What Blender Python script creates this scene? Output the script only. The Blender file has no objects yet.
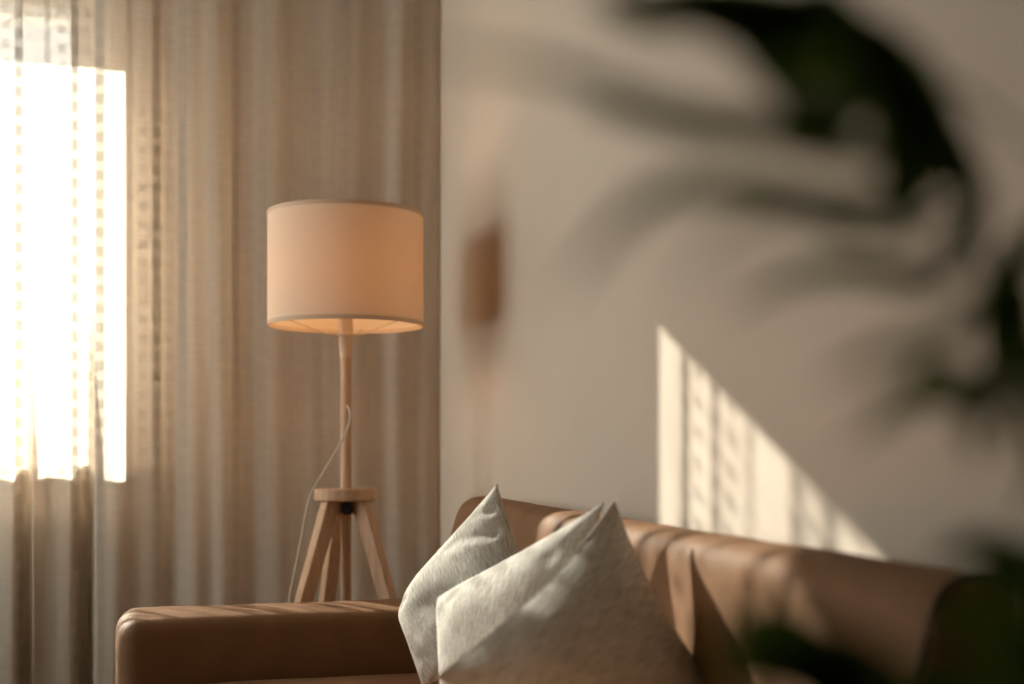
import bpy, bmesh, math, random
from mathutils import Vector, Matrix, noise

# ------------------------------------------------------------------ camera
F = 1300.0                      # focal length in pixels at 1024 wide
HY = 455.0                      # horizon row
YAW = math.radians(17.6)
FWD = Vector((math.sin(YAW), math.cos(YAW), 0))
RGT = Vector((math.cos(YAW), -math.sin(YAW), 0))
CAM = Vector((-1.072, -4.320, 0.93))
CH = 0.93

def P(px, py, Z):
    return CAM + FWD * Z + RGT * ((px - 512) / F * Z) + Vector((0, 0, (HY - py) / F * Z))

scn = bpy.context.scene
cd = bpy.data.cameras.new('camera')
cam = bpy.data.objects.new('camera', cd)
scn.collection.objects.link(cam)
cam.location = CAM
cam.rotation_euler = (math.radians(90), 0, -YAW)
cd.sensor_width = 36
cd.lens = 36 * F / 1024
cd.shift_y = (HY - 342) / 1024
cd.clip_start = 0.02
cd.dof.use_dof = True
cd.dof.focus_distance = 2.95
cd.dof.aperture_fstop = 1.55
scn.camera = cam

# ------------------------------------------------------------------ world / light / exposure
w = bpy.data.worlds.new('world')
scn.world = w
w.use_nodes = True
wn = w.node_tree.nodes
bg = wn['Background']
bg.inputs['Color'].default_value = (1.0, 0.95, 0.89, 1)
# sky strength raised towards world -X, for more fill through the side window
tcw = wn.new('ShaderNodeTexCoord'); spw = wn.new('ShaderNodeSeparateXYZ'); mrw = wn.new('ShaderNodeMapRange')
w.node_tree.links.new(tcw.outputs['Generated'], spw.inputs[0])
w.node_tree.links.new(spw.outputs[0], mrw.inputs[0])
mrw.inputs['From Min'].default_value = -1.0
mrw.inputs['From Max'].default_value = 0.1
mrw.inputs['To Min'].default_value = 3.1
mrw.inputs['To Max'].default_value = 1.0
w.node_tree.links.new(mrw.outputs[0], bg.inputs['Strength'])

sd = bpy.data.lights.new('sun', 'SUN')
sd.energy = 20
sd.color = (1.0, 0.94, 0.85)
sd.angle = math.radians(0.53)
sun = bpy.data.objects.new('sun', sd)
scn.collection.objects.link(sun)
SUND = Vector((1, -1.751, -0.917)).normalized()
sun.rotation_euler = SUND.to_track_quat('-Z', 'Y').to_euler()

pd = bpy.data.lights.new('window_portal', 'AREA')
pd.shape = 'RECTANGLE'
pd.size = 1.75
pd.size_y = 1.6
pd.cycles.is_portal = True
po = bpy.data.objects.new('window_portal', pd)
scn.collection.objects.link(po)
po.location = (-1.94, 0.36, 1.62)
po.rotation_euler = (math.radians(-90), 0, 0)
pd2 = bpy.data.lights.new('added_window_portal', 'AREA')  # portal for the added side window, out of view
pd2.shape = 'RECTANGLE'
pd2.size = 1.65
pd2.size_y = 1.6
pd2.cycles.is_portal = True
po2 = bpy.data.objects.new('added_window_portal', pd2)
scn.collection.objects.link(po2)
po2.location = (-3.16, -0.9, 1.575)
po2.rotation_euler = (math.radians(90), 0, math.radians(-90))

vs = scn.view_settings
scn.display_settings.display_device = 'sRGB'
vs.view_transform = 'Standard'
vs.look = 'None'
vs.gamma = 1
vs.use_curve_mapping = False
vs.exposure = 1.2
scn.cycles.transparent_max_bounces = 24
scn.cycles.max_bounces = 12
scn.cycles.diffuse_bounces = 8

C = scn.collection

# ------------------------------------------------------------------ helpers
def obj(name, bm, m, parent=None, smooth=True, recalc=True):
    me = bpy.data.meshes.new(name)
    if recalc:
        bmesh.ops.recalc_face_normals(bm, faces=bm.faces)
    bm.to_mesh(me)
    bm.free()
    if m:
        for mm in (m if isinstance(m, (list, tuple)) else [m]):
            me.materials.append(mm)
    if smooth:
        for p in me.polygons:
            p.use_smooth = True
        me.set_sharp_from_angle(angle=math.radians(50))
    o = bpy.data.objects.new(name, me)
    C.objects.link(o)
    if parent:
        o.parent = parent
        o.matrix_parent_inverse = Matrix.Translation(-parent.location) if parent.type == 'EMPTY' else Matrix()
    return o

def empty(name, loc, label, cat, group=None):
    o = bpy.data.objects.new(name, None)
    C.objects.link(o)
    o.location = loc
    o.empty_display_size = 0.05
    o['label'] = label
    o['category'] = cat
    if group:
        o['group'] = group
    return o

def tag(o, label, cat, group=None):
    o['label'] = label
    o['category'] = cat
    if group:
        o['group'] = group
    return o

def struct(name, bm, m, parent=None, smooth=False):
    o = obj(name, bm, m, parent, smooth)
    if not parent:
        o['kind'] = 'structure'
    return o

def box(bm, x0, x1, y0, y1, z0, z1, bevel=0.0, seg=2):
    vs_ = [bm.verts.new((x, y, z)) for x in (x0, x1) for y in (y0, y1) for z in (z0, z1)]
    fs = []
    for q in ((0, 1, 3, 2), (4, 6, 7, 5), (0, 4, 5, 1), (2, 3, 7, 6), (0, 2, 6, 4), (1, 5, 7, 3)):
        fs.append(bm.faces.new([vs_[i] for i in q]))
    if bevel:
        ed = set()
        for f in fs:
            ed.update(f.edges)
        bmesh.ops.bevel(bm, geom=list(ed), offset=bevel, segments=seg, affect='EDGES', profile=0.5)

def frame_axes(d):
    d = d.normalized()
    up = Vector((0, 0, 1)) if abs(d.z) < 0.95 else Vector((1, 0, 0))
    a = d.cross(up).normalized()
    b = a.cross(d).normalized()
    return a, b

def tube(bm, pts, rads, n=12, cap=True):
    if not isinstance(rads, (list, tuple)):
        rads = [rads] * len(pts)
    rings = []
    a = None
    for i, p in enumerate(pts):
        d = (pts[min(i + 1, len(pts) - 1)] - pts[max(i - 1, 0)]).normalized()
        if a is None:
            a = frame_axes(d)[0]
            b = d.cross(a)
        else:
            a = (a - d * a.dot(d)).normalized()
            b = d.cross(a)
        rings.append([bm.verts.new(p + (a * math.cos(t) + b * math.sin(t)) * rads[i])
                      for t in [2 * math.pi * k / n for k in range(n)]])
    for r0, r1 in zip(rings, rings[1:]):
        for k in range(n):
            bm.faces.new((r0[k], r0[(k + 1) % n], r1[(k + 1) % n], r1[k]))
    if cap:
        bm.faces.new(rings[0][::-1])
        bm.faces.new(rings[-1])

def lathe(bm, c, prof, n=48, closed=False):
    rings = [[bm.verts.new((c[0] + r * math.cos(2 * math.pi * k / n), c[1] + r * math.sin(2 * math.pi * k / n), c[2] + z))
              for k in range(n)] for r, z in prof]
    pairs = list(zip(rings, rings[1:]))
    if closed:
        pairs.append((rings[-1], rings[0]))
    for r0, r1 in pairs:
        for k in range(n):
            bm.faces.new((r0[k], r0[(k + 1) % n], r1[(k + 1) % n], r1[k]))
    return rings

def lathe_solid(bm, c, prof, n=48):
    r = lathe(bm, c, prof, n)
    bm.faces.new(r[0][::-1])
    bm.faces.new(r[-1])

def spline(pts, n):
    """Catmull-Rom through pts, n samples per span."""
    out = []
    q = [pts[0] * 2 - pts[1]] + list(pts) + [pts[-1] * 2 - pts[-2]]
    for i in range(1, len(q) - 2):
        p0, p1, p2, p3 = q[i - 1], q[i], q[i + 1], q[i + 2]
        for k in range(n):
            t = k / n
            out.append(0.5 * ((2 * p1) + (p2 - p0) * t + (2 * p0 - 5 * p1 + 4 * p2 - p3) * t * t
                              + (3 * p1 - p0 - 3 * p2 + p3) * t ** 3))
    out.append(pts[-1].copy())
    return out

# ------------------------------------------------------------------ materials
def mat(name):
    m = bpy.data.materials.new(name)
    m.use_nodes = True
    nt = m.node_tree
    return m, nt, nt.nodes, nt.links, nt.nodes['Principled BSDF']

def N(nt, t, **kw):
    n = nt.nodes.new(t)
    for k, v in kw.items():
        if k in n.inputs:
            n.inputs[k].default_value = v
        else:
            setattr(n, k, v)
    return n

def math_(nt, op, a, b=None, clamp=False):
    n = nt.nodes.new('ShaderNodeMath')
    n.operation = op
    n.use_clamp = clamp
    for i, v in enumerate((a, b)):
        if v is None:
            continue
        if isinstance(v, (int, float)):
            n.inputs[i].default_value = v
        else:
            nt.links.new(v, n.inputs[i])
    return n.outputs[0]

def plain(name, col, rough=0.6, noise_amt=0.08, scale=8.0, bump=0.0, bscale=200.0, spec=0.3, metallic=0.0, stretch=None):
    m, nt, nd, lk, p = mat(name)
    tc = N(nt, 'ShaderNodeTexCoord')
    src = tc.outputs['Object']
    if stretch:
        mp = N(nt, 'ShaderNodeMapping')
        mp.inputs['Scale'].default_value = stretch
        lk.new(src, mp.inputs['Vector'])
        src = mp.outputs[0]
    nz = N(nt, 'ShaderNodeTexNoise', Scale=scale, Detail=4.0)
    lk.new(src, nz.inputs['Vector'])
    cr = N(nt, 'ShaderNodeValToRGB')
    cr.color_ramp.elements[0].position = 0.3
    cr.color_ramp.elements[1].position = 0.7
    cr.color_ramp.elements[0].color = (*[c * (1 - noise_amt) for c in col], 1)
    cr.color_ramp.elements[1].color = (*[min(1, c * (1 + noise_amt)) for c in col], 1)
    lk.new(nz.outputs[0], cr.inputs[0])
    lk.new(cr.outputs[0], p.inputs['Base Color'])
    p.inputs['Roughness'].default_value = rough
    p.inputs['Specular IOR Level'].default_value = spec
    p.inputs['Metallic'].default_value = metallic
    if bump:
        n2 = N(nt, 'ShaderNodeTexNoise', Scale=bscale, Detail=3.0)
        lk.new(src, n2.inputs['Vector'])
        b = N(nt, 'ShaderNodeBump', Strength=bump, Distance=0.002)
        lk.new(n2.outputs[0], b.inputs['Height'])
        lk.new(b.outputs[0], p.inputs['Normal'])
    return m

M_wall = plain('wall_paint', (0.64, 0.545, 0.45), 0.9, 0.02, 3, 0.15, 350, 0.1)
M_wall2 = plain('window_wall_paint', (0.74, 0.64, 0.54), 0.9, 0.02, 3, 0.1, 350, 0.1)
M_dim = plain('darkened_room_walls', (0.045, 0.04, 0.035), 0.9, 0.05, 2, 0, 0, 0.1)  # room's darkness put into the colour: unseen walls bounce little light
M_ceil = plain('ceiling_paint', (0.30, 0.27, 0.24), 0.9, 0.02, 3, 0, 0, 0.1)
M_floor = plain('floor_boards', (0.04, 0.025, 0.017), 0.5, 0.3, 3, 0.1, 60, 0.3, stretch=(1, 12, 1))
M_pvc = plain('white_frame_lacquer', (0.72, 0.70, 0.66), 0.4, 0.02, 5)
M_rad = plain('radiator_enamel', (0.70, 0.66, 0.58), 0.4, 0.02, 5)
M_sill = plain('sill_stone', (0.34, 0.28, 0.22), 0.5, 0.12, 12)
M_leather = plain('brown_leather', (0.225, 0.120, 0.062), 0.6, 0.08, 14, 0.3, 420, 0.10)
M_leather_dk = plain('dark_brown_piping', (0.07, 0.04, 0.03), 0.5, 0.08, 14, 0.2, 420, 0.3)
M_wood = plain('pale_beech', (0.58, 0.37, 0.23), 0.5, 0.16, 14, 0.05, 150, 0.3, stretch=(6, 6, 0.6))
M_black = plain('black_plastic', (0.012, 0.012, 0.014), 0.35, 0.1, 10)
M_socket = plain('cream_plastic', (0.66, 0.50, 0.36), 0.45, 0.03, 10)
M_cord = plain('cream_cable', (0.72, 0.64, 0.50), 0.5, 0.03, 10)
M_wire = plain('brass_wire', (0.55, 0.38, 0.18), 0.4, 0.05, 10, metallic=0.3)
M_pot = plain('terracotta', (0.30, 0.13, 0.07), 0.8, 0.12, 10, 0.2, 60)
M_soil = plain('soil', (0.03, 0.02, 0.014), 0.95, 0.4, 30, 0.6, 60)
M_stem = plain('palm_stem', (0.10, 0.12, 0.03), 0.5, 0.2, 20)

# glass
M_glass, nt, nd, lk, p = mat('clear_pane')
nd.remove(p)
fr = N(nt, 'ShaderNodeFresnel', IOR=1.45)
tr = N(nt, 'ShaderNodeBsdfTransparent', Color=(0.96, 0.985, 0.98, 1))
gl = N(nt, 'ShaderNodeBsdfGlossy', Roughness=0.02)
mx = N(nt, 'ShaderNodeMixShader')
lk.new(fr.outputs[0], mx.inputs[0]); lk.new(tr.outputs[0], mx.inputs[1]); lk.new(gl.outputs[0], mx.inputs[2])
lk.new(mx.outputs[0], nd['Material Output'].inputs['Surface'])

# sheer curtain: UV = metres along the cloth, height
def make_curtain_mat():
    m, nt, nd, lk, p = mat('sheer_lace_cloth')
    nd.remove(p)
    tc = N(nt, 'ShaderNodeUVMap')
    sp = N(nt, 'ShaderNodeSeparateXYZ')
    lk.new(tc.outputs[0], sp.inputs[0])
    u, v = math_(nt, 'ADD', sp.outputs[0], 0.225), sp.outputs[1]
    # columns of small squares every 0.115 m, one plain satin stripe between
    pu = math_(nt, 'FRACT', math_(nt, 'DIVIDE', u, 0.26))
    def band(c, hw):
        return math_(nt, 'LESS_THAN', math_(nt, 'ABSOLUTE', math_(nt, 'SUBTRACT', pu, c)), hw)
    cols = math_(nt, 'ADD', math_(nt, 'ADD', band(0.15, 0.055), band(0.48, 0.055)), math_(nt, 'MULTIPLY', band(0.80, 0.035), 0.6))
    pv = math_(nt, 'FRACT', math_(nt, 'ADD', math_(nt, 'DIVIDE', v, 0.058), math_(nt, 'MULTIPLY', band(0.48, 0.1), 0.5)))
    sq = math_(nt, 'GREATER_THAN', pv, 0.45)
    dense = math_(nt, 'MULTIPLY', cols, math_(nt, 'ADD', 0.70, math_(nt, 'MULTIPLY', sq, 0.3)), True)
    bars = math_(nt, 'MULTIPLY', math_(nt, 'LESS_THAN', math_(nt, 'FRACT', math_(nt, 'DIVIDE', v, 0.058)), 0.45), math_(nt, 'MULTIPLY', math_(nt, 'ADD', band(0.31, 0.05), band(0.64, 0.05)), 0.5))
    dense = math_(nt, 'ADD', dense, bars, True)
    # woven threads
    mp = N(nt, 'ShaderNodeCombineXYZ')
    lk.new(math_(nt, 'MULTIPLY', u, 12), mp.inputs[0]); lk.new(math_(nt, 'MULTIPLY', v, 420), mp.inputs[1])
    nz = N(nt, 'ShaderNodeTexNoise', Scale=1.0, Detail=2.0)
    lk.new(mp.outputs[0], nz.inputs['Vector'])
    mp2 = N(nt, 'ShaderNodeCombineXYZ')
    lk.new(math_(nt, 'MULTIPLY', u, 380), mp2.inputs[0]); lk.new(math_(nt, 'MULTIPLY', v, 6), mp2.inputs[1])
    nz2 = N(nt, 'ShaderNodeTexNoise', Scale=1.0, Detail=2.0)
    lk.new(mp2.outputs[0], nz2.inputs['Vector'])
    th = math_(nt, 'MULTIPLY', math_(nt, 'ADD', math_(nt, 'SUBTRACT', nz.outputs[0], 0.5), math_(nt, 'SUBTRACT', nz2.outputs[0], 0.5)), 0.30)
    # opacity of the cloth seen square-on, rising where it turns edge-on
    op0 = math_(nt, 'ADD', math_(nt, 'ADD', 0.76, math_(nt, 'MULTIPLY', dense, 0.18)), th)
    lw = N(nt, 'ShaderNodeLayerWeight', Blend=0.35)
    op = math_(nt, 'ADD', op0, math_(nt, 'MULTIPLY', lw.outputs['Facing'], 0.22), True)
    dif = N(nt, 'ShaderNodeBsdfDiffuse', Color=(0.86, 0.81, 0.74, 1))
    trl = N(nt, 'ShaderNodeBsdfTranslucent', Color=(0.88, 0.83, 0.75, 1))
    for nd_, c0, c1 in ((dif, (0.69, 0.60, 0.50, 1), (0.635, 0.55, 0.46, 1)), (trl, (0.88, 0.81, 0.71, 1), (0.26, 0.24, 0.20, 1))):
        mc = N(nt, 'ShaderNodeMixRGB')
        mc.inputs[1].default_value = c0
        mc.inputs[2].default_value = c1
        lk.new(dense, mc.inputs[0])
        lk.new(mc.outputs[0], nd_.inputs['Color'])
    cl = N(nt, 'ShaderNodeMixShader')
    cl.inputs[0].default_value = 0.22
    lk.new(dif.outputs[0], cl.inputs[1]); lk.new(trl.outputs[0], cl.inputs[2])
    tp = N(nt, 'ShaderNodeBsdfTransparent', Color=(1, 0.98, 0.95, 1))
    mx = N(nt, 'ShaderNodeMixShader')
    lk.new(op, mx.inputs[0]); lk.new(tp.outputs[0], mx.inputs[1]); lk.new(cl.outputs[0], mx.inputs[2])
    lk.new(mx.outputs[0], nd['Material Output'].inputs['Surface'])
    return m
M_curtain = make_curtain_mat()

def make_shade_mat(name, col, tcol, k):
    m, nt, nd, lk, p = mat(name)
    nd.remove(p)
    tc = N(nt, 'ShaderNodeTexCoord')
    mp = N(nt, 'ShaderNodeMapping')
    mp.inputs['Scale'].default_value = (160, 160, 4)
    lk.new(tc.outputs['Object'], mp.inputs[0])
    nz = N(nt, 'ShaderNodeTexNoise', Scale=1.0, Detail=2.0)
    lk.new(mp.outputs[0], nz.inputs['Vector'])
    b = N(nt, 'ShaderNodeBump', Strength=0.2, Distance=0.001)
    lk.new(nz.outputs[0], b.inputs['Height'])
    dif = N(nt, 'ShaderNodeBsdfDiffuse', Color=(*col, 1))
    trl = N(nt, 'ShaderNodeBsdfTranslucent', Color=(*tcol, 1))
    lk.new(b.outputs[0], dif.inputs['Normal'])
    mx = N(nt, 'ShaderNodeMixShader')
    mx.inputs[0].default_value = k
    lk.new(dif.outputs[0], mx.inputs[1]); lk.new(trl.outputs[0], mx.inputs[2])
    lk.new(mx.outputs[0], nd['Material Output'].inputs['Surface'])
    return m
M_shade = make_shade_mat('cream_lampshade_cloth', (0.90, 0.79, 0.65), (0.88, 0.70, 0.51), 0.42)
M_trim = make_shade_mat('cream_edge_tape', (0.74, 0.56, 0.40), (0.6, 0.4, 0.25), 0.12)

def make_linen(name, rot):
    m, nt, nd, lk, p = mat(name)
    tc = N(nt, 'ShaderNodeUVMap')
    sp = N(nt, 'ShaderNodeSeparateXYZ')
    lk.new(tc.outputs[0], sp.inputs[0])
    u, v = (sp.outputs[0], sp.outputs[1]) if not rot else (sp.outputs[1], sp.outputs[0])
    def thr(a, b, sa, sb):
        c = N(nt, 'ShaderNodeCombineXYZ')
        lk.new(math_(nt, 'MULTIPLY', a, sa), c.inputs[0]); lk.new(math_(nt, 'MULTIPLY', b, sb), c.inputs[1])
        nz = N(nt, 'ShaderNodeTexNoise', Scale=1.0, Detail=3.0)
        lk.new(c.outputs[0], nz.inputs['Vector'])
        return nz.outputs[0]
    a = thr(u, v, 520, 22)
    b_ = thr(u, v, 40, 380)
    mixv = math_(nt, 'ADD', math_(nt, 'MULTIPLY', a, 0.7), math_(nt, 'MULTIPLY', b_, 0.3))
    cr = N(nt, 'ShaderNodeValToRGB')
    e = cr.color_ramp.elements
    e[0].position = 0.40; e[0].color = (0.34, 0.31, 0.27, 1)
    e[1].position = 0.58; e[1].color = (0.68, 0.645, 0.575, 1)
    lk.new(mixv, cr.inputs[0])
    lk.new(cr.outputs[0], p.inputs['Base Color'])
    p.inputs['Roughness'].default_value = 0.95
    p.inputs['Specular IOR Level'].default_value = 0.05
    bb = N(nt, 'ShaderNodeBump', Strength=0.6, Distance=0.0015)
    lk.new(mixv, bb.inputs['Height'])
    lk.new(bb.outputs[0], p.inputs['Normal'])
    return m
M_linen_a = make_linen('grey_linen_weave', True)
M_linen_b = make_linen('pale_linen_weave', False)

M_leaf, nt, nd, lk, p = mat('palm_leaf')
nd.remove(p)
dif = N(nt, 'ShaderNodeBsdfPrincipled', Roughness=0.5)
dif.inputs['Base Color'].default_value = (0.035, 0.055, 0.015, 1)
dif.inputs['Specular IOR Level'].default_value = 0.25
tcn = N(nt, 'ShaderNodeTexCoord')
nz = N(nt, 'ShaderNodeTexNoise', Scale=25.0, Detail=2.0)
lk.new(tcn.outputs['Object'], nz.inputs['Vector'])
cr = N(nt, 'ShaderNodeValToRGB')
cr.color_ramp.elements[0].color = (0.030, 0.036, 0.016, 1)
cr.color_ramp.elements[1].color = (0.060, 0.075, 0.030, 1)
lk.new(nz.outputs[0], cr.inputs[0]); lk.new(cr.outputs[0], dif.inputs['Base Color'])
trl = N(nt, 'ShaderNodeBsdfTranslucent', Color=(0.10, 0.17, 0.02, 1))
mx = N(nt, 'ShaderNodeMixShader'); mx.inputs[0].default_value = 0.3
lk.new(dif.outputs[0], mx.inputs[1]); lk.new(trl.outputs[0], mx.inputs[2])
lk.new(mx.outputs[0], nd['Material Output'].inputs['Surface'])

# ------------------------------------------------------------------ room shell
XL, YB, HC = -3.0, -6.6, 2.66
WX0, WX1 = -2.8, -1.082          # window opening
WZ0, WZ1 = CH - 0.048, CH + 1.50
WT = 0.35

bm = bmesh.new(); box(bm, XL, 0.15, YB, WT, -0.1, 0); struct('floor', bm, M_floor)
bm = bmesh.new(); box(bm, XL, 0.15, YB, WT, HC, HC + 0.1); struct('ceiling', bm, M_ceil)
bm = bmesh.new(); box(bm, 0, 0.15, YB, WT, 0, HC); struct('wall_right', bm, M_wall)
SY0, SY1, SZ0, SZ1 = -1.65, -0.15, 0.65, 2.5     # opening in the left wall for the added side window
bm = bmesh.new()
box(bm, XL - 0.15, XL, YB, SY0, 0, HC)
box(bm, XL - 0.15, XL, SY1, WT, 0, HC)
box(bm, XL - 0.15, XL, SY0, SY1, 0, SZ0)
box(bm, XL - 0.15, XL, SY0, SY1, SZ1, HC)
struct('wall_left', bm, M_dim)
bm = bmesh.new(); box(bm, XL, 0.15, YB - 0.15, YB, 0, HC); struct('wall_front', bm, M_dim)
bm = bmesh.new()
box(bm, XL, WX0, 0, WT, 0, HC)
box(bm, WX1, 0.0, 0, WT, 0, HC)
box(bm, WX0, WX1, 0, WT, 0, WZ0)
box(bm, WX0, WX1, 0, WT - 0.0, WZ1, HC)
struct('wall_back', bm, M_wall2)

def baseboard(name, x0, x1, y0, y1):
    bm = bmesh.new(); box(bm, x0, x1, y0, y1, 0, 0.08, 0.004); struct(name, bm, M_pvc)
baseboard('baseboard_right', -0.015, 0, YB, -0.016)
baseboard('baseboard_back', XL, 0, -0.015, 0)

# window: frame, two sashes, panes
GX1 = -1.175
GZ0, GZ1 = WZ0 + 0.06, CH + 1.455
wy0, wy1 = 0.12, 0.19
bm = bmesh.new()
box(bm, WX0, WX0 + 0.05, wy0, wy1, WZ0, WZ1, 0.004)
box(bm, WX1 - 0.05, WX1, wy0, wy1, WZ0, WZ1, 0.004)
box(bm, WX0 + 0.05, WX1 - 0.05, wy0, wy1, WZ0, WZ0 + 0.06, 0.004)
box(bm, WX0 + 0.05, WX1 - 0.05, wy0, wy1, WZ1 - 0.03, WZ1, 0.004)
wf = struct('window_1', bm, M_pvc)
def sash(x0, x1):
    bm = bmesh.new()
    y0, y1 = wy0 - 0.008, wy1 - 0.012
    t = 0.03
    z0, z1 = WZ0 + 0.061, WZ1 - 0.031
    box(bm, x0, x0 + t, y0, y1, z0, z1, 0.004)
    box(bm, x1 - t, x1, y0, y1, z0, z1, 0.004)
    box(bm, x0 + t, x1 - t, y0, y1, z0, z0 + 0.06, 0.004)
    box(bm, x0 + t, x1 - t, y0, y1, z1 - t, z1, 0.004)
    s = obj('window_sash', bm, M_pvc, wf, False)
    bm = bmesh.new()
    box(bm, x0 + t - 0.005, x1 - t + 0.005, 0.150, 0.154, z0 + 0.055, z1 - t + 0.005)
    obj('window_pane', bm, M_glass, s, False)
XS = [WX0 + 0.051, -1.94, -1.94, WX1 - 0.051]
sash(XS[0], XS[1] - 0.001)
sash(XS[2] + 0.001, XS[3])

bm = bmesh.new()  # side window, unseen, added to light the right wall evenly
sx0, sx1 = XL - 0.11, XL - 0.05
for ya, yb, za, zb in ((SY0, SY0 + 0.05, SZ0, SZ1), (SY1 - 0.05, SY1, SZ0, SZ1), (SY0 + 0.05, SY1 - 0.05, SZ0, SZ0 + 0.05), (SY0 + 0.05, SY1 - 0.05, SZ1 - 0.05, SZ1),
                       ((SY0 + SY1) / 2 - 0.03, (SY0 + SY1) / 2 + 0.03, SZ0 + 0.05, SZ1 - 0.05)):
    box(bm, sx0, sx1, ya, yb, za, zb, 0.004)
wf2 = struct('window_added', bm, M_pvc)
for ya, yb in ((SY0 + 0.05, (SY0 + SY1) / 2 - 0.03), ((SY0 + SY1) / 2 + 0.03, SY1 - 0.05)):
    bm = bmesh.new(); box(bm, XL - 0.082, XL - 0.078, ya - 0.004, yb + 0.004, SZ0 + 0.046, SZ1 - 0.046); obj('window_pane', bm, M_glass, wf2, False)

# outside roller-shutter box: the true upper limit of the sun
bm = bmesh.new(); box(bm, WX0, WX1, 0.24, WT, CH + 1.445, WZ1, 0.003)
struct('trim_1', bm, M_pvc)

# interior sill
bm = bmesh.new()
box(bm, WX0 - 0.06, -0.885, -0.055, -0.0005, WZ0 - 0.032, WZ0 + 0.002, 0.006, 3)
box(bm, WX0 + 0.001, WX1 - 0.001, -0.0005, wy0 - 0.001, WZ0 + 0.0005, WZ0 + 0.002)
struct('trim_2', bm, M_sill)

# radiator below the sill
rad = empty('radiator', (-1.9, -0.04, 0.0), 'flat white panel radiator under the windowsill, dim behind the sheer curtain', 'radiator')
bm = bmesh.new()
RZ0, RZ1 = 0.15, CH - 0.19
box(bm, -2.7, -1.03, -0.066, -0.052, RZ0, RZ1, 0.005)
for k in range(41):
    x = -2.67 + k * 0.04
    box(bm, x, x + 0.022, -0.071, -0.0655, RZ0 + 0.03, RZ1 - 0.03, 0.002)
obj('panel', bm, M_rad, rad, False)
bm = bmesh.new(); box(bm, -2.7, -1.03, -0.051, -0.030, RZ1 - 0.02, RZ1, 0.002); obj('top_grille', bm, M_rad, rad, False)
for x in (-2.6, -1.35):
    bm = bmesh.new(); box(bm, x, x + 0.04, -0.052, -0.001, RZ0 + 0.05, RZ1 - 0.05); obj('bracket', bm, M_rad, rad, False)
bm = bmesh.new(); tube(bm, [Vector((-1.0, -0.045, 0.0)), Vector((-1.0, -0.045, 0.17)), Vector((-1.03, -0.045, 0.19))], 0.008); obj('pipe', bm, M_rad, rad)

# ------------------------------------------------------------------ curtain
def fold(x, z):
    t = (2.6 - z) / 2.6
    w_ = x + 0.010 * math.sin(1.7 * z + 3 * x)
    a = 0.006 * math.sin(2 * math.pi * w_ / 0.128 + 1.6 * math.sin(7.1 * w_))
    a += 0.009 * math.sin(2 * math.pi * w_ / 0.231 + 1.3 + 1.8 * math.sin(3.3 * w_ + 0.4 * z))
    a += 0.010 * noise.noise(Vector((w_ * 9, z * 0.25, 3.7)))
    a += 0.004 * noise.noise(Vector((w_ * 26, z * 0.4, 9.1)))
    a *= 0.9 + 0.15 * t
    # deeper folds and two hollows pressed towards the sill below its edge
    low = 1 / (1 + math.exp((z - (CH + 0.25)) / 0.12))
    a += low * 0.002 * math.sin(2 * math.pi * w_ / 0.128 + 0.6 * math.sin(7.1 * w_))
    for cx, wd in ((-1.118, 0.026), (-1.290, 0.020)):
        a += low * 0.085 * math.exp(-((x - cx) / wd) ** 4)
    return a
YC = -0.165
def curtain():
    bm = bmesh.new()
    uvl = bm.loops.layers.uv.new('UVMap')
    x0, x1, z0, z1 = -1.95, -0.006, 0.015, 2.60
    nx, nz_ = 560, 60
    grid = []
    for j in range(nz_ + 1):
        z = z0 + (z1 - z0) * j / nz_
        row, L, prev = [], 0.0, None
        for i in range(nx + 1):
            x = x1 + (x0 - x1) * i / nx
            p_ = Vector((x, YC + fold(x, z), z))
            if prev:
                L += math.hypot(p_.x - prev.x, p_.y - prev.y)
            prev = p_
            row.append((bm.verts.new(p_), L))
        grid.append(row)
    # same cloth length on every row: use the middle row's arc length
    mid = [g[1] for g in grid[nz_ // 2]]
    for j in range(nz_):
        for i in range(nx):
            q = (grid[j][i], grid[j][i + 1], grid[j + 1][i + 1], grid[j + 1][i])
            f = bm.faces.new([a[0] for a in q])
            for lp, ii, jj in zip(f.loops, (i, i + 1, i + 1, i), (j, j, j + 1, j + 1)):
                lp[uvl].uv = (mid[ii], z0 + (z1 - z0) * jj / nz_)
    o = obj('cloth', bm, M_curtain, cur, True, False)
    return o
cur = empty('sheer_curtain', (-0.98, YC, 0.0), 'floor-length cream sheer curtain with woven columns of small squares across the window', 'curtain')
curtain()
bm = bmesh.new(); box(bm, -2.95, -0.003, YC - 0.02, YC + 0.02, 2.60, HC - 0.001, 0.003)
obj('curtain_rail', bm, M_pvc, cur, False)

# ------------------------------------------------------------------ sofa
sofa = empty('sofa', (-0.55, -2.05, 0.0), 'brown leather sofa with a slim padded back along the right wall', 'sofa')
YF, YN = -1.04, -3.067          # far and near ends
SEAT = 0.43
def rounded_profile(pts, r, n=6):
    """round the corners of a closed polygon (list of 2-D points, radius each)"""
    out = []
    m_ = len(pts)
    for i in range(m_):
        p0, p1, p2 = Vector(pts[i - 1]), Vector(pts[i]), Vector(pts[(i + 1) % m_])
        rr = r[i]
        a = (p0 - p1).normalized(); b = (p2 - p1).normalized()
        if rr <= 0:
            out.append(p1); continue
        s0, s1 = p1 + a * rr, p1 + b * rr
        for k in range(n + 1):
            t = k / n
            out.append((1 - t) ** 2 * s0 + 2 * t * (1 - t) * p1 + t * t * s1)
    return out

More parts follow.
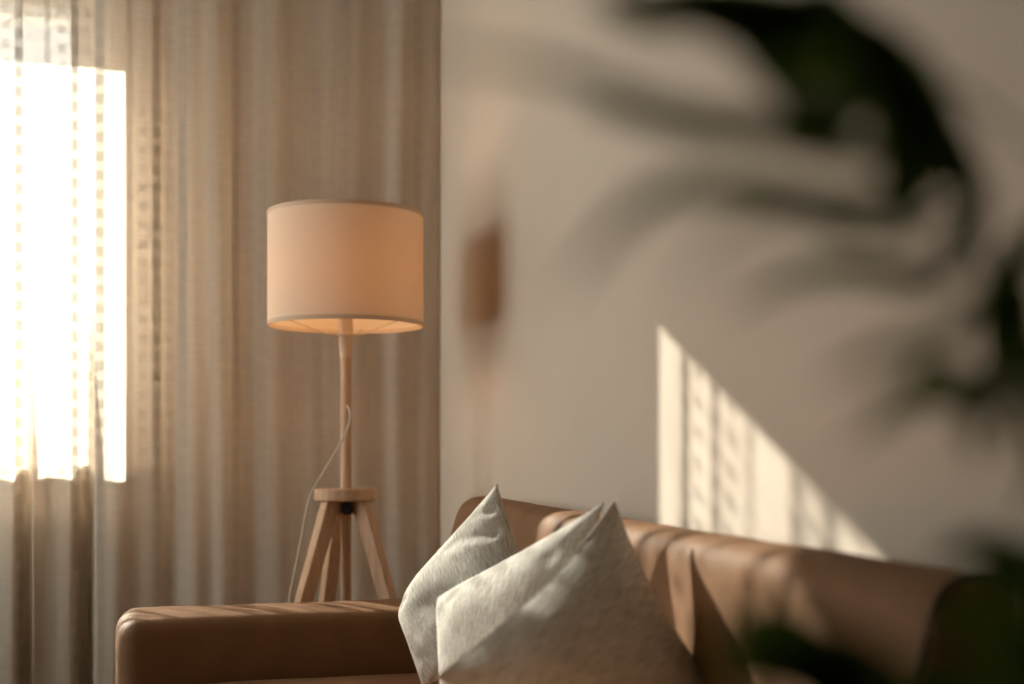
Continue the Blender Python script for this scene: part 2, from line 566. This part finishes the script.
def extrude_profile(bm, prof_fn, ys, endr):
    """loft closed profile along y; prof_fn(y) -> list of (x,z); ends are pulled in to round them"""
    rings = []
    y0, y1 = ys[0], ys[-1]
    for y in ys:
        d = min(abs(y - y0), abs(y - y1))
        inset = 0.0
        if d < endr:
            inset = endr - math.sqrt(max(0, endr ** 2 - (endr - d) ** 2))
        pr = prof_fn(y)
        c = sum(pr, Vector((0, 0))) / len(pr)
        ring = []
        for q in pr:
            v_ = q - c
            L = v_.length
            q2 = c + v_ * max(0.05, (L - inset) / L)
            ring.append(bm.verts.new((q2.x, y, q2.y)))
        rings.append(ring)
    n = len(rings[0])
    for a, b in zip(rings, rings[1:]):
        for k in range(n):
            bm.faces.new((a[k], a[(k + 1) % n], b[(k + 1) % n], b[k]))
    bm.faces.new(rings[0][::-1]); bm.faces.new(rings[-1])

def lin(a, b, t): return a + (b - a) * t
def densify(pr, step=0.02, counts=None):
    out = []
    if counts:
        for i in range(len(pr)):
            a, b = pr[i], pr[(i + 1) % len(pr)]
            for k in range(counts[i]):
                out.append(a.lerp(b, k / counts[i]))
        return out
    for i in range(len(pr)):
        a, b = pr[i], pr[(i + 1) % len(pr)]
        n = max(1, int((b - a).length / step))
        for k in range(n):
            out.append(a.lerp(b, k / n))
    return out
def back_top(y):
    t = (y - YF) / (YN - YF)
    return CH + lin(-0.108, -0.139, t)
def back_lean(y):
    return 0.03 + 0.22 * math.exp(-((y - YN) / 0.33) ** 2) + 0.25 * math.exp(-((y - YF) / 0.45) ** 2)
def back_profile(y, infl=0.0):
    zt = back_top(y)
    lean = back_lean(y)
    xb, xf = -0.070, -0.160 - 0.014 * math.exp(-((y - YF) / 0.3) ** 2)
    zb = 0.22
    pts = [(xb, zb), (xb, zt), (xf, zt), (xf - lean * (zt - zb), zb)]
    pr = rounded_profile(pts, [0.02, 0.035, 0.055, 0.03], 7)
    pr = densify(pr, counts=[1] * 7 + [26] + [1] * 7 + [3] + [1] * 7 + [26] + [1] * 7 + [8])
    out = []
    for q in pr:
        # gentle upholstery waves on the front, wrinkles by the end seam
        f = max(0.0, min(1.0, (-q.x - 0.10) / 0.08))
        wv = 0.006 * noise.noise(Vector((q.x * 3, y * 5.0, q.y * 6))) + 0.003 * noise.noise(Vector((3, y * 16 + q.y * 8, q.y * 7)))
        dn = abs(y - YN)
        wr = 0.0035 * math.exp(-dn / 0.08) * math.sin(q.y * 95 + dn * 20)
        out.append(Vector((q.x - f * (wv + wr), q.y + (1 - f) * 0.4 * wv)))
    return out
bm = bmesh.new()
ys = [YN + 0.018 * (1 - math.cos(k / 5 * math.pi / 2)) for k in range(5)]
ys += [YN + 0.018 + (YF - YN - 0.07) * k / 130 for k in range(131)]
ys += [YF - 0.052 + 0.052 * math.sin(k / 6 * math.pi / 2) for k in range(1, 7)]
extrude_profile(bm, back_profile, ys, 0.018)
obj('backrest', bm, M_leather, sofa)

# piping round the near end of the back and the far one
def piping(y, off, m):
    pr = rounded_profile([(-0.070 + off, 0.24), (-0.070 + off, back_top(y) + off * 0.5), (-0.160 - off, back_top(y) + off * 0.5),
                          (-0.160 - off - 0.25 * (back_top(y) - 0.24), 0.24)], [0, 0.035, 0.05, 0], 8)
    bm = bmesh.new()
    tube(bm, [Vector((q.x, y, q.y)) for q in pr], 0.0042, 8)
    obj('piping', bm, m, sofa)
piping(YN + 0.012, 0.000, M_leather_dk)

# arms
def arm(y0, y1, name='armrest'):
    t = empty_dummy = None
    bm = bmesh.new()
    x0, x1 = -1.036, -0.215
    nxs = 60
    zt = CH - 0.370
    pr0 = densify(rounded_profile([(y0, 0.10), (y0, zt), (y1, zt), (y1, 0.10)], [0.015, 0.035, 0.035, 0.015], 6), 0.03)
    rings = []
    xs = [x0 + 0.05 * (1 - math.cos(k / 8 * math.pi / 2)) for k in range(8)] + [x0 + 0.05 + (x1 - x0 - 0.05) * k / nxs for k in range(nxs + 1)]
    c = sum(pr0, Vector((0, 0))) / len(pr0)
    for x in xs:
        d = x - x0
        inset = 0.05 - math.sqrt(max(0, 0.05 ** 2 - (0.05 - d) ** 2)) if d < 0.05 else 0
        ring = []
        for q in pr0:
            v_ = q - c
            s = Vector((max(0.0, abs(v_.x) - inset) * (1 if v_.x > 0 else -1), max(0.0, abs(v_.y) - inset) * (1 if v_.y > 0 else -1)))
            wv = 0.004 * noise.noise(Vector((x * 5, q.x * 9, q.y * 6)))
            crown = 0.006 * math.sin(math.pi * min(1, max(0, (q.x - y0) / (y1 - y0)))) if v_.y > 0.15 else 0
            ring.append(bm.verts.new((x, c.x + s.x, c.y + s.y + wv + crown)))
        rings.append(ring)
    n = len(rings[0])
    for a, b in zip(rings, rings[1:]):
        for k in range(n):
            bm.faces.new((a[k], a[(k + 1) % n], b[(k + 1) % n], b[k]))
    bm.faces.new(rings[0][::-1]); bm.faces.new(rings[-1])
    return obj(name, bm, M_leather, sofa)
arm(-1.305, -1.045)
arm(YN + 0.005, YN + 0.265)

# base, seat cushions, feet
bm = bmesh.new(); box(bm, -0.985, -0.20, YN + 0.27, -1.31, 0.10, 0.30, 0.02, 3); obj('base', bm, M_leather, sofa)
def cushion(name, x0, x1, y0, y1, z0, z1, puff=0.02, m=M_leather):
    bm = bmesh.new()
    nx, ny = 24, 24
    for sgn in (1, -1):
        pass
    def pt(u, v, s):
        # superellipse cushion
        x = lin(x0, x1, u); y = lin(y0, y1, v)
        e = min(u, 1 - u) * (x1 - x0); e2 = min(v, 1 - v) * (y1 - y0)
        r = 0.035
        def edge(e_):
            return 1 - math.sqrt(max(0, 1 - (1 - min(e_, r) / r) ** 2))
        k = max(0.0, 1 - math.hypot(edge(e), edge(e2)))
        h = (z1 - z0) / 2
        zc = (z0 + z1) / 2
        pf = puff * math.sin(math.pi * u) * math.sin(math.pi * v)
        wv = 0.003 * noise.noise(Vector((x * 6, y * 6, 2)))
        return Vector((x, y, zc + s * (h - 0.035 + 0.035 * k) + (pf + wv if s > 0 else 0)))
    us = [0, .004, .012, .03, .05] + [0.07 + 0.86 * k / nx for k in range(nx + 1)] + [.95, .97, .988, .996, 1]
    top = [[bm.verts.new(pt(u, v, 1)) for u in us] for v in us]
    bot = [[bm.verts.new(pt(u, v, -1)) for u in us] for v in us]
    n = len(us)
    for j in range(n - 1):
        for i in range(n - 1):
            bm.faces.new((top[j][i], top[j][i + 1], top[j + 1][i + 1], top[j + 1][i]))
            bm.faces.new((bot[j][i], bot[j + 1][i], bot[j + 1][i + 1], bot[j][i + 1]))
    for i in range(n - 1):
        bm.faces.new((top[0][i], bot[0][i], bot[0][i + 1], top[0][i + 1]))
        bm.faces.new((top[-1][i], top[-1][i + 1], bot[-1][i + 1], bot[-1][i]))
        bm.faces.new((top[i][0], top[i + 1][0], bot[i + 1][0], bot[i][0]))
        bm.faces.new((top[i][-1], bot[i][-1], bot[i + 1][-1], top[i + 1][-1]))
    return obj(name, bm, m, sofa)
ym = (YN + 0.27 - 1.31) / 2
cushion('seat_cushion', -1.005, -0.285, ym + 0.003, -1.312, 0.302, SEAT - 0.012)
cushion('seat_cushion', -1.005, -0.285, YN + 0.272, ym - 0.003, 0.302, SEAT - 0.012)
for x in (-0.93, -0.24):
    for y in (YN + 0.12, YF - 0.12):
        bm = bmesh.new()
        lathe_solid(bm, (x, y, 0), [(0.018, 0.0), (0.022, 0.02), (0.028, 0.105)], 16)
        obj('leg', bm, M_black, sofa)

# ------------------------------------------------------------------ pillows
def pillow(name, cor, thick, m, label, seed=1, pw=0.55, conc=0.045, up=1.0, wr=1.0, dents=(), blunt=(0, 0, 0, 0)):
    """cor: TL, TR, BR, BL world corners. Two puffed faces meeting in a seam."""
    TL, TR, BR, BL = cor
    cen = (TL + TR + BR + BL) / 4
    nrm = ((TR - TL) + (BR - BL)).cross((BL - TL) + (BR - TR)).normalized()
    if nrm.dot(CAM - cen) < 0:
        nrm = -nrm
    root = empty(name, Vector((cen.x, cen.y, min(BL.z, BR.z))), label, 'cushion', None)
    n = 72
    rnd = random.Random(seed)
    ph = [rnd.uniform(0, 6.28) for _ in range(8)]
    def base(u, v):
        # pinch sides inward between the corners
        cu = conc * (4 * v * (1 - v)) ** 1.0
        cv = conc * (4 * u * (1 - u)) ** 1.0
        uu = 0.5 + (u - 0.5) * (1 - 2 * cu)
        vv = 0.5 + (v - 0.5) * (1 - 2 * cv)
        p_ = (TL * (1 - uu) * (1 - vv) + TR * uu * (1 - vv) + BL * (1 - uu) * vv + BR * uu * vv)
        for (a_, b_), q_, k_ in zip(((0, 0), (1, 0), (1, 1), (0, 1)), (TL, TR, BR, BL), blunt):
            if k_:
                p_ = p_ + (cen - q_).normalized() * k_ * math.exp(-((u - a_) ** 2 + (v - b_) ** 2) / 0.02)
        return p_
    def hgt(u, v):
        a = max(0.0, 1 - abs(2 * u - 1) ** 2.6); b = max(0.0, 1 - abs(2 * v - 1) ** 2.6)
        h = (a * b) ** pw
        # wrinkles running in from the corners and along the seams
        w_ = 0.0
        for k, (cu, cv) in enumerate(((0, 0), (1, 0), (1, 1), (0, 1))):
            du, dv = u - cu, v - cv
            r = math.hypot(du, dv)
            th = math.atan2(dv, du)
            w_ += math.exp(-(r / 0.30) ** 2) * math.sin(th * 8 + ph[k]) * min(1, r / 0.10) * 0.030
            w_ -= math.exp(-((r - 0.24) / 0.05) ** 2) * 0.10 * math.exp(-((abs(th) % (math.pi / 2) - math.pi / 4) / 0.5) ** 2)
        w_ += 0.05 * noise.noise(Vector((u * 3.2 + ph[4], v * 3.2, ph[5])))
        w_ += 0.02 * noise.noise(Vector((u * 9 + ph[4], v * 5, ph[6])))
        w_ *= min(1, 6 * min(u, v, 1 - u, 1 - v))
        for (ua, va, ub, vb, wd_, dp) in dents:
            ex, ey = ub - ua, vb - va
            t_ = max(0.0, min(1.0, ((u - ua) * ex + (v - va) * ey) / (ex * ex + ey * ey)))
            d_ = math.hypot(u - ua - ex * t_, v - va - ey * t_)
            w_ -= dp * math.exp(-(d_ / wd_) ** 2) * (1 - 0.7 * t_)
        return h + w_ * wr
    bm = bmesh.new()
    uvl = bm.loops.layers.uv.new('UVMap')
    # denser towards the rim
    U = [0.5 - 0.5 * math.cos(math.pi * k / n) for k in range(n + 1)]
    grids = []
    for s in (1, -1):
        g = []
        for j in range(n + 1):
            row = []
            for i in range(n + 1):
                u, v = U[i], U[j]
                rim = i in (0, n) or j in (0, n)
                if rim and s == -1:
                    row.append(grids[0][j][i]); continue
                h = 0 if rim else hgt(u, v) * thick / 2
                row.append(bm.verts.new(base(u, v) + nrm * s * h))
            g.append(row)
        grids.append(g)
    size = (TL - TR).length
    for s, g in zip((1, -1), grids):
        for j in range(n):
            for i in range(n):
                q = [(i, j), (i + 1, j), (i + 1, j + 1), (i, j + 1)]
                if s < 0:
                    q = q[::-1]
                f = bm.faces.new([g[b][a] for a, b in q])
                for lp, (a, b) in zip(f.loops, q):
                    lp[uvl].uv = (U[a] * 0.45 + seed * 0.37, U[b] * 0.45)
    o = obj('cover', bm, m, root)
    # seam cord along the rim
    bm = bmesh.new()
    rimp = [base(U[i], 0) for i in range(n)] + [base(1, U[j]) for j in range(n)] + \
           [base(U[n - i], 1) for i in range(n)] + [base(0, U[n - j]) for j in range(n)]
    rimp.append(rimp[0].copy())
    tube(bm, rimp[::2] , 0.0016, 6, False)
    uv2 = bm.loops.layers.uv.new('UVMap')
    for f in bm.faces:
        for lp in f.loops:
            lp[uv2].uv = (lp.vert.co.x, lp.vert.co.z)
    obj('seam', bm, m, root)
    return root

V = Vector
# far cushion, corner up
pillow('cushion', (P(497, 484, 2.72), V((-0.24, -1.93, 0.60)), V((-0.43, -1.68, 0.445)), P(392, 606, 2.85)), 0.12, M_linen_a,
       'pale linen cushion farthest left on the sofa, one pointed corner up, by the armrest', 3, conc=0.03, blunt=(0, 0, 0, .035), wr=1.3,
       dents=((.15, .05, .06, .22, .035, .15), (.31, .07, .16, .34, .045, .19), (.55, .5, .35, .85, .07, .10)))
# middle cushion
pillow('cushion', (P(434, 597, 2.60), P(603, 503, 2.30), V((-0.30, -2.15, 0.46)), P(443, 708, 2.50)), 0.12, M_linen_b,
       'sunlit pale linen cushion in the middle, between the far one and shaded front one', 8, conc=0.03, blunt=(.006, 0, 0, 0))
# front cushion, corner up, in shade
pillow('cushion', (P(614, 501, 2.22), P(742, 730, 2.03), V((-0.43, -2.66, 0.45)), P(436, 678, 1.93)), 0.085, M_linen_b, pw=0.85, label=
       'shaded grey linen cushion nearest the camera, sharp corner pointing up against the others', seed=15, conc=0.055, wr=0.6)

# ------------------------------------------------------------------ floor lamp
LZ = 3.67
Lb = P(346, HY, LZ)
lx, ly = Lb.x, Lb.y
def hz(py): return CH + (HY - py) / F * LZ
lamp = empty('floor_lamp', (lx, ly, 0), 'tripod floor lamp with beech legs and a cream drum shade beside the curtain', 'floor lamp')
zs0, zs1 = hz(326.0), hz(214.5)
R = 77.3 / F * LZ
tk = 0.0018
bm = bmesh.new()
lathe(bm, (lx, ly, 0), [(R, zs0), (R, zs1), (R - tk, zs1), (R - tk, zs0)], 96, True)
shade = obj('lamp_shade', bm, M_shade, lamp)
for z in (zs0, zs1):
    bm = bmesh.new()
    s = 1 if z == zs0 else -1
    zz0, zz1 = sorted((z - s * 0.0015, z + s * 0.010))
    lathe(bm, (lx, ly, 0), [(R + 0.0008, zz0), (R + 0.0008, zz1), (R - tk - 0.0012, zz1), (R - tk - 0.0012, zz0)], 96, True)
    obj('edge_tape', bm, M_trim, shade)
# socket
zk = hz(358)
bm = bmesh.new()
lathe_solid(bm, (lx, ly, 0), [(0.0165, zk), (0.0215, hz(337)), (0.0255, hz(336)), (0.0255, hz(334)), (0.020, hz(333)), (0.0185, hz(318)), (0.0185, hz(307))], 32)
obj('socket', bm, M_socket, lamp)
# spider ring and wires
for ca in (-34, -139, 84):
    a = math.radians(ca - 17.6)
    d = Vector((math.cos(a), math.sin(a), 0))
    bm = bmesh.new()
    tube(bm, [Vector((lx, ly, hz(337.5))) + d * 0.022, Vector((lx, ly, hz(337))) + d * 0.05, Vector((lx, ly, hz(334))) + d * 0.08, Vector((lx, ly, zs0 + 0.012)) + d * (R - 0.004)], 0.0013, 8)
    obj('spider_wire', bm, M_wire, lamp)
bm = bmesh.new()
# bulb
bm = bmesh.new()
zb = hz(305)
prof = [(0.012, zb - 0.012)] + [(0.006 + 0.024 * math.sin(t), zb + 0.028 - 0.03 * math.cos(t)) for t in [0.25 + k * 0.28 for k in range(10)]]
lathe_solid(bm, (lx, ly, 0), prof, 24)
mb, nt, nd, lk, p = mat('warm_bulb')
p.inputs['Base Color'].default_value = (0.9, 0.8, 0.6, 1)
p.inputs['Emission Color'].default_value = (1.0, 0.62, 0.32, 1)
p.inputs['Emission Strength'].default_value = 4.0
obj('bulb', bm, mb, lamp)
bl = bpy.data.lights.new('bulb_light', 'POINT'); bl.energy = 0.6; bl.color = (1.0, 0.62, 0.32); bl.shadow_soft_size = 0.035
blo = bpy.data.objects.new('bulb_light', bl); C.objects.link(blo); blo.location = (lx, ly, zb + 0.075)
# pole
bm = bmesh.new(); zdt, zdb = hz(488.5), hz(500.5)
tube(bm, [Vector((lx, ly, hz(610))), Vector((lx, ly, zk + 0.001))], 0.0152, 24)
obj('pole', bm, M_wood, lamp)
# disc
bm = bmesh.new()
rd = 31.5 / F * LZ
lathe_solid(bm, (lx, ly, 0), [(rd - 0.004, zdb), (rd - 0.001, zdb + 0.002), (rd, zdb + 0.005), (rd, zdt - 0.005), (rd - 0.001, zdt - 0.002), (rd - 0.004, zdt)], 64)
obj('tripod_disc', bm, M_wood, lamp, False)
# collar and knob
bm = bmesh.new(); lathe_solid(bm, (lx, ly, 0), [(0.027, hz(514)), (0.027, zdb)], 24); obj('collar', bm, M_wood, lamp)
bm = bmesh.new()
kd = (-FWD + RGT * 0.18).normalized()
kc = Vector((lx, ly, hz(508)))
tube(bm, [kc + kd * 0.024, kc + kd * 0.030, kc + kd * 0.031, kc + kd * 0.048, kc + kd * 0.050], [0.006, 0.006, 0.018, 0.018, 0.015], 20)
obj('knob', bm, M_black, lamp)
# legs
for ang in (-24, -141, 120):
    d = RGT * math.cos(math.radians(ang)) + FWD * math.sin(math.radians(ang))
    s = Vector((-d.y, d.x, 0))
    top = Vector((lx, ly, zdb)) + d * 0.048
    bot = Vector((lx, ly, 0.0)) + d * 0.305
    bm = bmesh.new()
    hw, ht = 0.0195, 0.021
    ax = (bot - top).normalized()
    dn = (d - ax * d.dot(ax)).normalized()
    v8 = []
    for c_, sh in ((top, 1), (bot, .8)):
        for a_, b_ in ((-1, -1), (1, -1), (1, 1), (-1, 1)):
            q = c_ + s * hw * a_ * sh + dn * ht * b_ * sh
            q = q + ax * ((c_.z - q.z) / ax.z)       # cut flat under the disc and on the floor
            v8.append(bm.verts.new(q))
    for q in ((0, 1, 2, 3), (7, 6, 5, 4), (0, 4, 5, 1), (1, 5, 6, 2), (2, 6, 7, 3), (3, 7, 4, 0)):
        bm.faces.new([v8[i] for i in q])
    bmesh.ops.bevel(bm, geom=[e for e in bm.edges], offset=0.002, segments=2, affect='EDGES')
    obj('leg', bm, M_wood, lamp, False)
# cable
pts = [P(347, 405, LZ - 0.012), P(350, 412, LZ - 0.03), P(349, 424, LZ - 0.04), P(341, 442, LZ - 0.045), P(326, 468, LZ - 0.08), P(312, 492, LZ - 0.11),
       P(306, 512, LZ - 0.12), P(301, 540, LZ - 0.12), P(294, 575, LZ - 0.12), P(289, 602, LZ - 0.12), P(285, 660, LZ - 0.10), P(284, 740, LZ - 0.06), P(286, 797, LZ)]
pts[-1].z = 0.004
bm = bmesh.new(); tube(bm, spline(pts, 10), 0.0026, 8); obj('power_cord', bm, M_cord, lamp)

# ------------------------------------------------------------------ palm
PX, PY = P(1190, HY, 0.74).x, P(1190, HY, 0.74).y
palm = empty('potted_palm', (PX, PY, 0), 'dark green feathery palm close to the camera, blurred arching fronds at the right', 'potted plant')
bm = bmesh.new()
lathe(bm, (PX, PY, 0), [(0.002, 0.0), (0.10, 0.0), (0.15, 0.27), (0.162, 0.27), (0.162, 0.30), (0.14, 0.30), (0.135, 0.25), (0.002, 0.25)], 40)
obj('pot', bm, M_pot, palm)
bm = bmesh.new(); lathe_solid(bm, (PX, PY, 0), [(0.13, 0.252), (0.13, 0.262), (0.02, 0.272)], 32); obj('soil', bm, M_soil, palm)

def blade(bm, pts, wd, twist=0.0, fold_=0.25, seg=8):
    """a leaflet: lance-shaped strip with a folded midrib, following pts"""
    sp_ = spline(pts, seg)
    n = len(sp_)
    prev = None
    for i, p_ in enumerate(sp_):
        t = i / (n - 1)
        d = (sp_[min(i + 1, n - 1)] - sp_[max(i - 1, 0)]).normalized()
        view = (CAM - p_).normalized()
        side = d.cross(view).normalized()
        nn = side.cross(d).normalized()
        side = (side * math.cos(twist) + nn * math.sin(twist))
        nn = side.cross(d).normalized()
        w_ = wd * 0.5 * min(1, 0.35 + 5 * t) * (1 - t ** 3.2) ** 0.9 + 0.0003
        row = [bm.verts.new(p_ + side * w_ + nn * w_ * fold_), bm.verts.new(p_), bm.verts.new(p_ - side * w_ + nn * w_ * fold_)]
        if prev:
            for k in (0, 1):
                bm.faces.new((prev[k], prev[k + 1], row[k + 1], row[k]))
        prev = row

def frond(rach, leaflets, r0=0.004):
    """rach: [(px,py,Z)..]; leaflets: list of (points, width m, twist)"""
    bm = bmesh.new()
    rp = spline([P(*q) for q in rach], 10)
    tube(bm, rp, [lin(r0, 0.0009, k / (len(rp) - 1)) for k in range(len(rp))], 8)
    for pts, wd, tw in leaflets:
        blade(bm, [P(*q) for q in pts], wd, tw)
    obj('frond', bm, M_leaf, palm, True, False)

base_pt = (1190, 1500, 0.74)
# big frond arching over the top right
frond([(1190, 1480, .74), (1130, 900, .70), (1062, 560, .66), (1015, 380, .63), (975, 240, .60), (920, 120, .58), (860, 40, .56), (815, -30, .55), (750, -80, .54)], [
    ([(972, 232, .60), (925, 278, .58), (860, 268, .56), (790, 276, .54), (725, 315, .53)], .0125, .3),
    ([(955, 200, .60), (880, 235, .56), (790, 212, .50), (722, 236, .47), (675, 300, .45)], .0070, .6),
    ([(945, 180, .59), (850, 205, .55), (745, 186, .51), (672, 190, .48), (615, 225, .46), (560, 300, .45)], .0125, .25),
    ([(915, 140, .58), (860, 150, .56), (760, 130, .54), (690, 125, .52), (630, 112, .51), (575, 100, .50)], .0120, .3),
    ([(895, 90, .57), (810, 120, .55), (680, 112, .49), (590, 80, .46), (510, 62, .44), (430, 56, .42)], .0080, .3),
    ([(880, 70, .57), (838, 120, .56), (806, 140, .56), (795, 95, .55), (755, 45, .55), (680, 15, .54), (590, -14, .53)], .0150, .2),
    ([(862, 40, .56), (820, 60, .56), (770, 30, .55), (700, 12, .54), (610, -12, .53)], .0210, .1),
    ([(845, 10, .56), (780, 18, .55), (700, 8, .54), (640, 14, .53), (590, 0, .52)], .0200, .1),
    ([(870, 50, .57), (840, 90, .55), (800, 100, .53), (760, 70, .52), (720, 30, .51)], .0100, .3),
    ([(905, 90, .58), (925, 130, .57), (925, 180, .56), (905, 220, .55)], .0170, .1),
    ([(1015, 380, .62), (1000, 330, .60), (1010, 280, .58), (1040, 240, .57)], .0190, .1),
    ([(840, 0, .56), (790, 10, .55), (720, -4, .54), (630, -8, .53)], .0220, .1),
    ([(825, -15, .56), (852, 40, .57), (884, 110, .58), (902, 180, .58), (908, 225, .58)], .0190, .1),
    ([(850, 20, .56), (885, 60, .57), (905, 120, .58), (918, 180, .59)], .0210, .1),
    ([(890, 70, .57), (935, 118, .58), (966, 172, .60), (974, 225, .60), (925, 285, .60)], .0150, .1),
    ([(860, 25, .56), (915, 70, .58), (950, 140, .59), (978, 215, .60), (960, 262, .60)], .0150, .1),
    ([(900, 100, .58), (892, 150, .56), (900, 210, .55), (915, 250, .54)], .0150, .2),
    ([(960, 215, .60), (950, 262, .59), (915, 285, .58), (875, 272, .57)], .0120, .2),
    ([(990, 310, .61), (1030, 250, .63), (1060, 190, .65)], .0130, .1),
    ([(1000, 345, .62), (1003, 310, .60), (1004, 270, .59), (1030, 220, .58)], .0160, .1),
    ([(1008, 370, .62), (1022, 320, .60), (1035, 280, .58)], .0170, .1),
    ([(985, 290, .61), (940, 335, .56), (880, 350, .52), (820, 385, .50)], .0100, .5),
    ([(890, 95, .58), (960, 90, .60), (1040, 160, .64)], .0040, .6),
])
# lower frond entering from the right edge
frond([(1190, 1480, .74), (1170, 900, .70), (1130, 560, .66), (1085, 430, .62), (1035, 395, .59), (985, 388, .57)], [
    ([(1020, 392, .58), (960, 388, .57), (905, 398, .56), (858, 442, .55)], .0165, .2),
    ([(1000, 390, .58), (982, 400, .57), (972, 425, .56), (975, 465, .55)], .0150, .3),
    ([(990, 388, .57), (930, 360, .55), (890, 410, .52), (830, 458, .50)], .0060, .6),
    ([(1050, 400, .60), (1015, 420, .58), (1005, 460, .57)], .0120, .6),
    ([(1060, 405, .60), (1040, 360, .58), (1020, 300, .57)], .0160, .3),
    ([(1085, 430, .62), (1040, 470, .58), (1020, 520, .56)], .0080, .6),
], .003)
# low clump by the sofa end
frond([(1190, 1480, .74), (1150, 900, .70), (1090, 640, .68), (1020, 566, .66), (965, 548, .65)], [
    ([(1040, 580, .66), (1000, 548, .65), (965, 545, .64), (930, 560, .63)], .0150, .2),
    ([(1020, 568, .66), (985, 580, .65), (960, 610, .64)], .0130, .2),
    ([(1060, 600, .67), (1030, 570, .66), (1000, 560, .65), (975, 590, .64)], .0150, .2),
    ([(1075, 620, .67), (1060, 570, .66), (1030, 545, .65)], .0120, .2),
], .003)
# frond low in the foreground
frond([(1190, 1480, .74), (1080, 1050, .60), (960, 820, .52), (860, 700, .48), (780, 640, .46)], [
    ([(850, 690, .48), (810, 640, .47), (770, 618, .46), (710, 620, .45)], .0210, .1),
    ([(880, 715, .48), (800, 672, .47), (745, 650, .46), (690, 650, .45)], .0210, .1),
    ([(870, 710, .48), (850, 655, .47), (815, 616, .46)], .0190, .1),
    ([(900, 740, .49), (840, 690, .48), (780, 672, .47), (705, 688, .46)], .0230, .1),
    ([(930, 780, .50), (900, 700, .49), (865, 650, .48), (840, 625, .47)], .0190, .2),
    ([(930, 780, .50), (960, 720, .50), (965, 660, .50)], .0190, .2),
    ([(900, 740, .49), (930, 700, .49), (900, 655, .48)], .0160, .2),
], .003)
# frond low at the right edge
frond([(1190, 1480, .74), (1170, 1000, .64), (1120, 790, .60), (1060, 690, .58), (1000, 650, .57)], [
    ([(1100, 750, .59), (1050, 650, .58), (1010, 590, .57), (985, 560, .57)], .0180, .1),
    ([(1080, 720, .59), (1010, 650, .58), (960, 620, .57), (915, 625, .56)], .0160, .1),
    ([(1060, 700, .58), (1000, 690, .57), (950, 680, .56), (905, 700, .56)], .0180, .1),
    ([(1100, 760, .59), (1060, 640, .59), (1045, 570, .58), (1020, 540, .58)], .0190, .1),
], .003)
